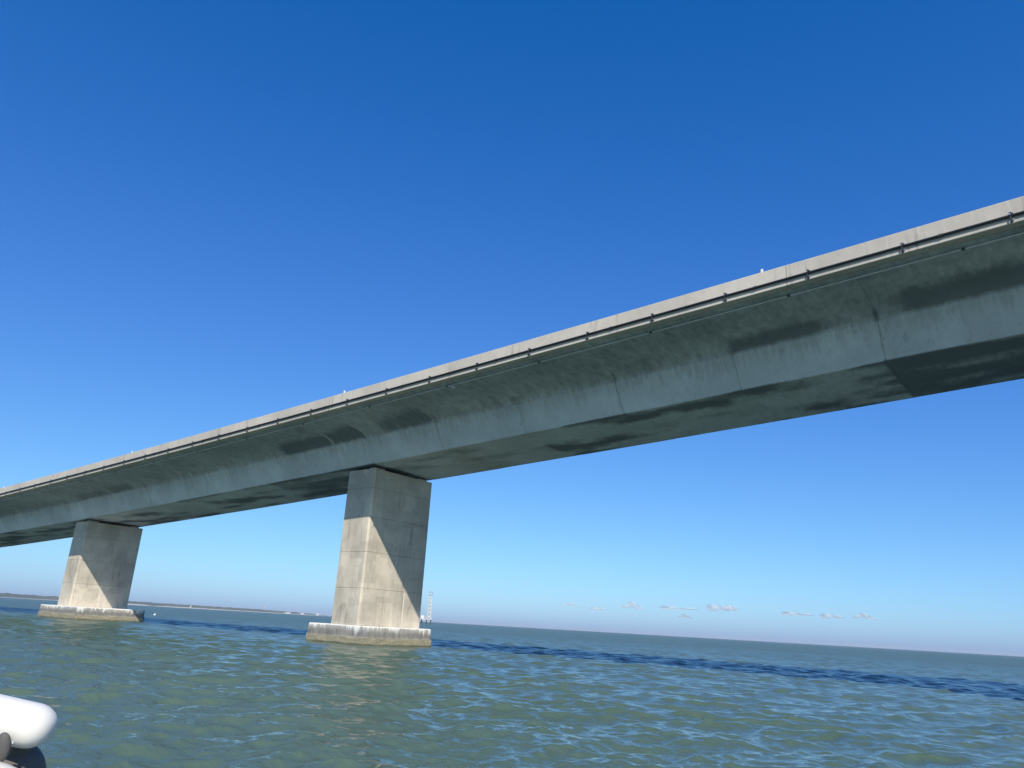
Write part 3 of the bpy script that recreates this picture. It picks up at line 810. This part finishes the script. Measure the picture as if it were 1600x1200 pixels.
# white moulding under the mount and the hull below, out of the frame
bm = bmesh.new(); ell(bm, cam_pt(-44, 1269, BD * .93), 110 * u, 60 * u, 72 * u, 32); from_bm('console', bm, MAT_WHITE, boat, True)
bm = bmesh.new(); q = cam_pt(-40, 1262, BD); bm_tube(bm, (q.x, q.y, .42), (q.x, q.y, q.z), .12, 24, .09); from_bm('pedestal', bm, MAT_WHITE, boat)
hx = Vector((-.93, -.36, 0)).normalized(); hy = Vector((-hx.y, hx.x, 0)); hc = Vector((-.45, -.15, 0))
V = []; F = []
outl = [(-2.6, .95), (-1.0, 1.05), (.8, 1.0), (2.0, .7), (2.9, .02)]
ringl = [(a, w) for a, w in outl] + [(a, -w) for a, w in reversed(outl)]
lev = [(-.35, .5), (.1, .86), (.62, 1.0), (.66, .97), (.62, .90), (.30, .82)]
for z, s_ in lev:
    for a, w in ringl: V.append(hc + hx * (a * (.9 + .1 * s_)) + hy * (w * s_) + Vector((0, 0, z)))
n = len(ringl)
for i in range(len(lev) - 1):
    for j in range(n): F.append((i * n + j, i * n + (j + 1) % n, (i + 1) * n + (j + 1) % n, (i + 1) * n + j))
F.append(tuple(range(n))); F.append(tuple((len(lev) - 1) * n + j for j in range(n)))
bm = bmesh.new(); vs = [bm.verts.new(v) for v in V]
for f in F: bm.faces.new([vs[i] for i in f])
from_bm('hull', bm, MAT_WHITE, boat)

# ------------------------------------------------------------------ little fair-weather clouds near the horizon
def cloud_mat():
    mt = bpy.data.materials.new('cloud'); mt.use_nodes = True; nt = mt.node_tree; nt.nodes.clear()
    out = nt.nodes.new('ShaderNodeOutputMaterial'); df = nt.nodes.new('ShaderNodeBsdfDiffuse'); df.inputs['Color'].default_value = (.9, .9, .9, 1)
    tr = nt.nodes.new('ShaderNodeBsdfTransparent'); mx = nt.nodes.new('ShaderNodeMixShader')
    tl = nt.nodes.new('ShaderNodeBsdfTranslucent'); tl.inputs['Color'].default_value = (.8, .8, .8, 1)
    m2 = nt.nodes.new('ShaderNodeMixShader'); m2.inputs[0].default_value = .45; nt.links.new(df.outputs[0], m2.inputs[1]); nt.links.new(tl.outputs[0], m2.inputs[2])
    lw = nt.nodes.new('ShaderNodeLayerWeight'); lw.inputs['Blend'].default_value = .5
    tc = N(nt, 'ShaderNodeTexCoord'); oi = N(nt, 'ShaderNodeObjectInfo')
    ad = N(nt, 'ShaderNodeVectorMath'); ad.operation = 'ADD'; nt.links.new(tc.outputs['Object'], ad.inputs[0]); nt.links.new(oi.outputs['Location'], ad.inputs[1])
    f = noise(nt, tc.outputs['Object'], 1.3, 2, .5)
    a = ramp(nt, lw.outputs['Facing'], .0, .75, 1, 0)
    a = math_(nt, 'POWER', a, 1.6)
    a = math_(nt, 'MULTIPLY', a, .42)
    nt.links.new(a, mx.inputs[0]); nt.links.new(tr.outputs[0], mx.inputs[1]); nt.links.new(m2.outputs[0], mx.inputs[2])
    nt.links.new(mx.outputs[0], out.inputs['Surface'])
    return mt
MAT_CLOUD = cloud_mat()
def cloud_mesh(seed):
    # one closed, smoothly swollen puff
    bm = bmesh.new(); bmesh.ops.create_icosphere(bm, subdivisions=5, radius=1)
    for v in bm.verts:
        p = v.co.copy()
        k = .82 + .20 * math.sin(p.x * 3.1 + seed) * math.cos(p.z * 2.2 + seed * 2.3) + .10 * math.sin(p.x * 6.3 + seed * 4.1 + p.y * 2)
        v.co = p * k
        if v.co.z < 0: v.co.z *= .6
    me = bpy.data.meshes.new('cloud'); bm.to_mesh(me); bm.free(); me.materials.append(MAT_CLOUD)
    me.polygons.foreach_set('use_smooth', [True] * len(me.polygons)); return me
cloud_meshes = [cloud_mesh(i) for i in range(4)]
CD = 16000
for px_az, el, w, h, lb in [(-33.44, 1.70, 330, 55, 'faint wisp of cloud, leftmost of the row over the horizon'),
                            (-31.44, 1.55, 300, 60, 'thin little cloud, second from the left over the horizon'),
                            (-29.01, 1.82, 330, 105, 'small bright puff of cloud alone left of the long flat cloud'),
                            (-25.76, 1.86, 700, 85, 'long flat pale cloud left of the brightest pair of puffs'),
                            (-25.32, 1.33, 230, 60, 'tiny cloud hanging lowest beneath the long flat cloud'),
                            (-23.0, 2.0, 420, 115, 'brightest white puff in the middle of the cloud row'),
                            (-22.1, 2.02, 240, 95, 'small bright puff just right of the brightest cloud'),
                            (-17.81, 1.86, 520, 85, 'pale spread out cloud right of the brightest puffs'),
                            (-15.6, 1.80, 380, 85, 'soft white cloud, second from the right of the row'),
                            (-13.62, 1.86, 330, 90, 'round white puff at the right end of the cloud row')]:
    p = direction(px_az, CD); c = bpy.data.objects.new('cloud', cloud_meshes[int(w) % 4]); col.objects.link(c)
    c.location = (p.x, p.y, CD * math.tan(R(el))); c.scale = (w, w, h); c.rotation_euler = (0, 0, R(-px_az))
    c.scale = (w * .75, w * .5, h * 1.25)
    tag(c, lb, 'cloud', 'small clouds over the horizon')

# ------------------------------------------------------------------ haze
def haze():
    mt = bpy.data.materials.new('haze'); mt.use_nodes = True; nt = mt.node_tree; nt.nodes.clear()
    out = nt.nodes.new('ShaderNodeOutputMaterial'); pv = nt.nodes.new('ShaderNodeVolumePrincipled')
    pv.inputs['Color'].default_value = (.80, .88, 1, 1); pv.inputs['Density'].default_value = 1.15e-4; pv.inputs['Anisotropy'].default_value = 0.0
    nt.links.new(pv.outputs[0], out.inputs['Volume'])
    bm = bmesh.new(); bm_box(bm, (-13200, -13200, -3.0), (13200, 13200, 26.0))
    o = from_bm('haze', bm, mt); tag(o, 'thin pale sea haze filling the air out to the horizon', kind='stuff')
haze()
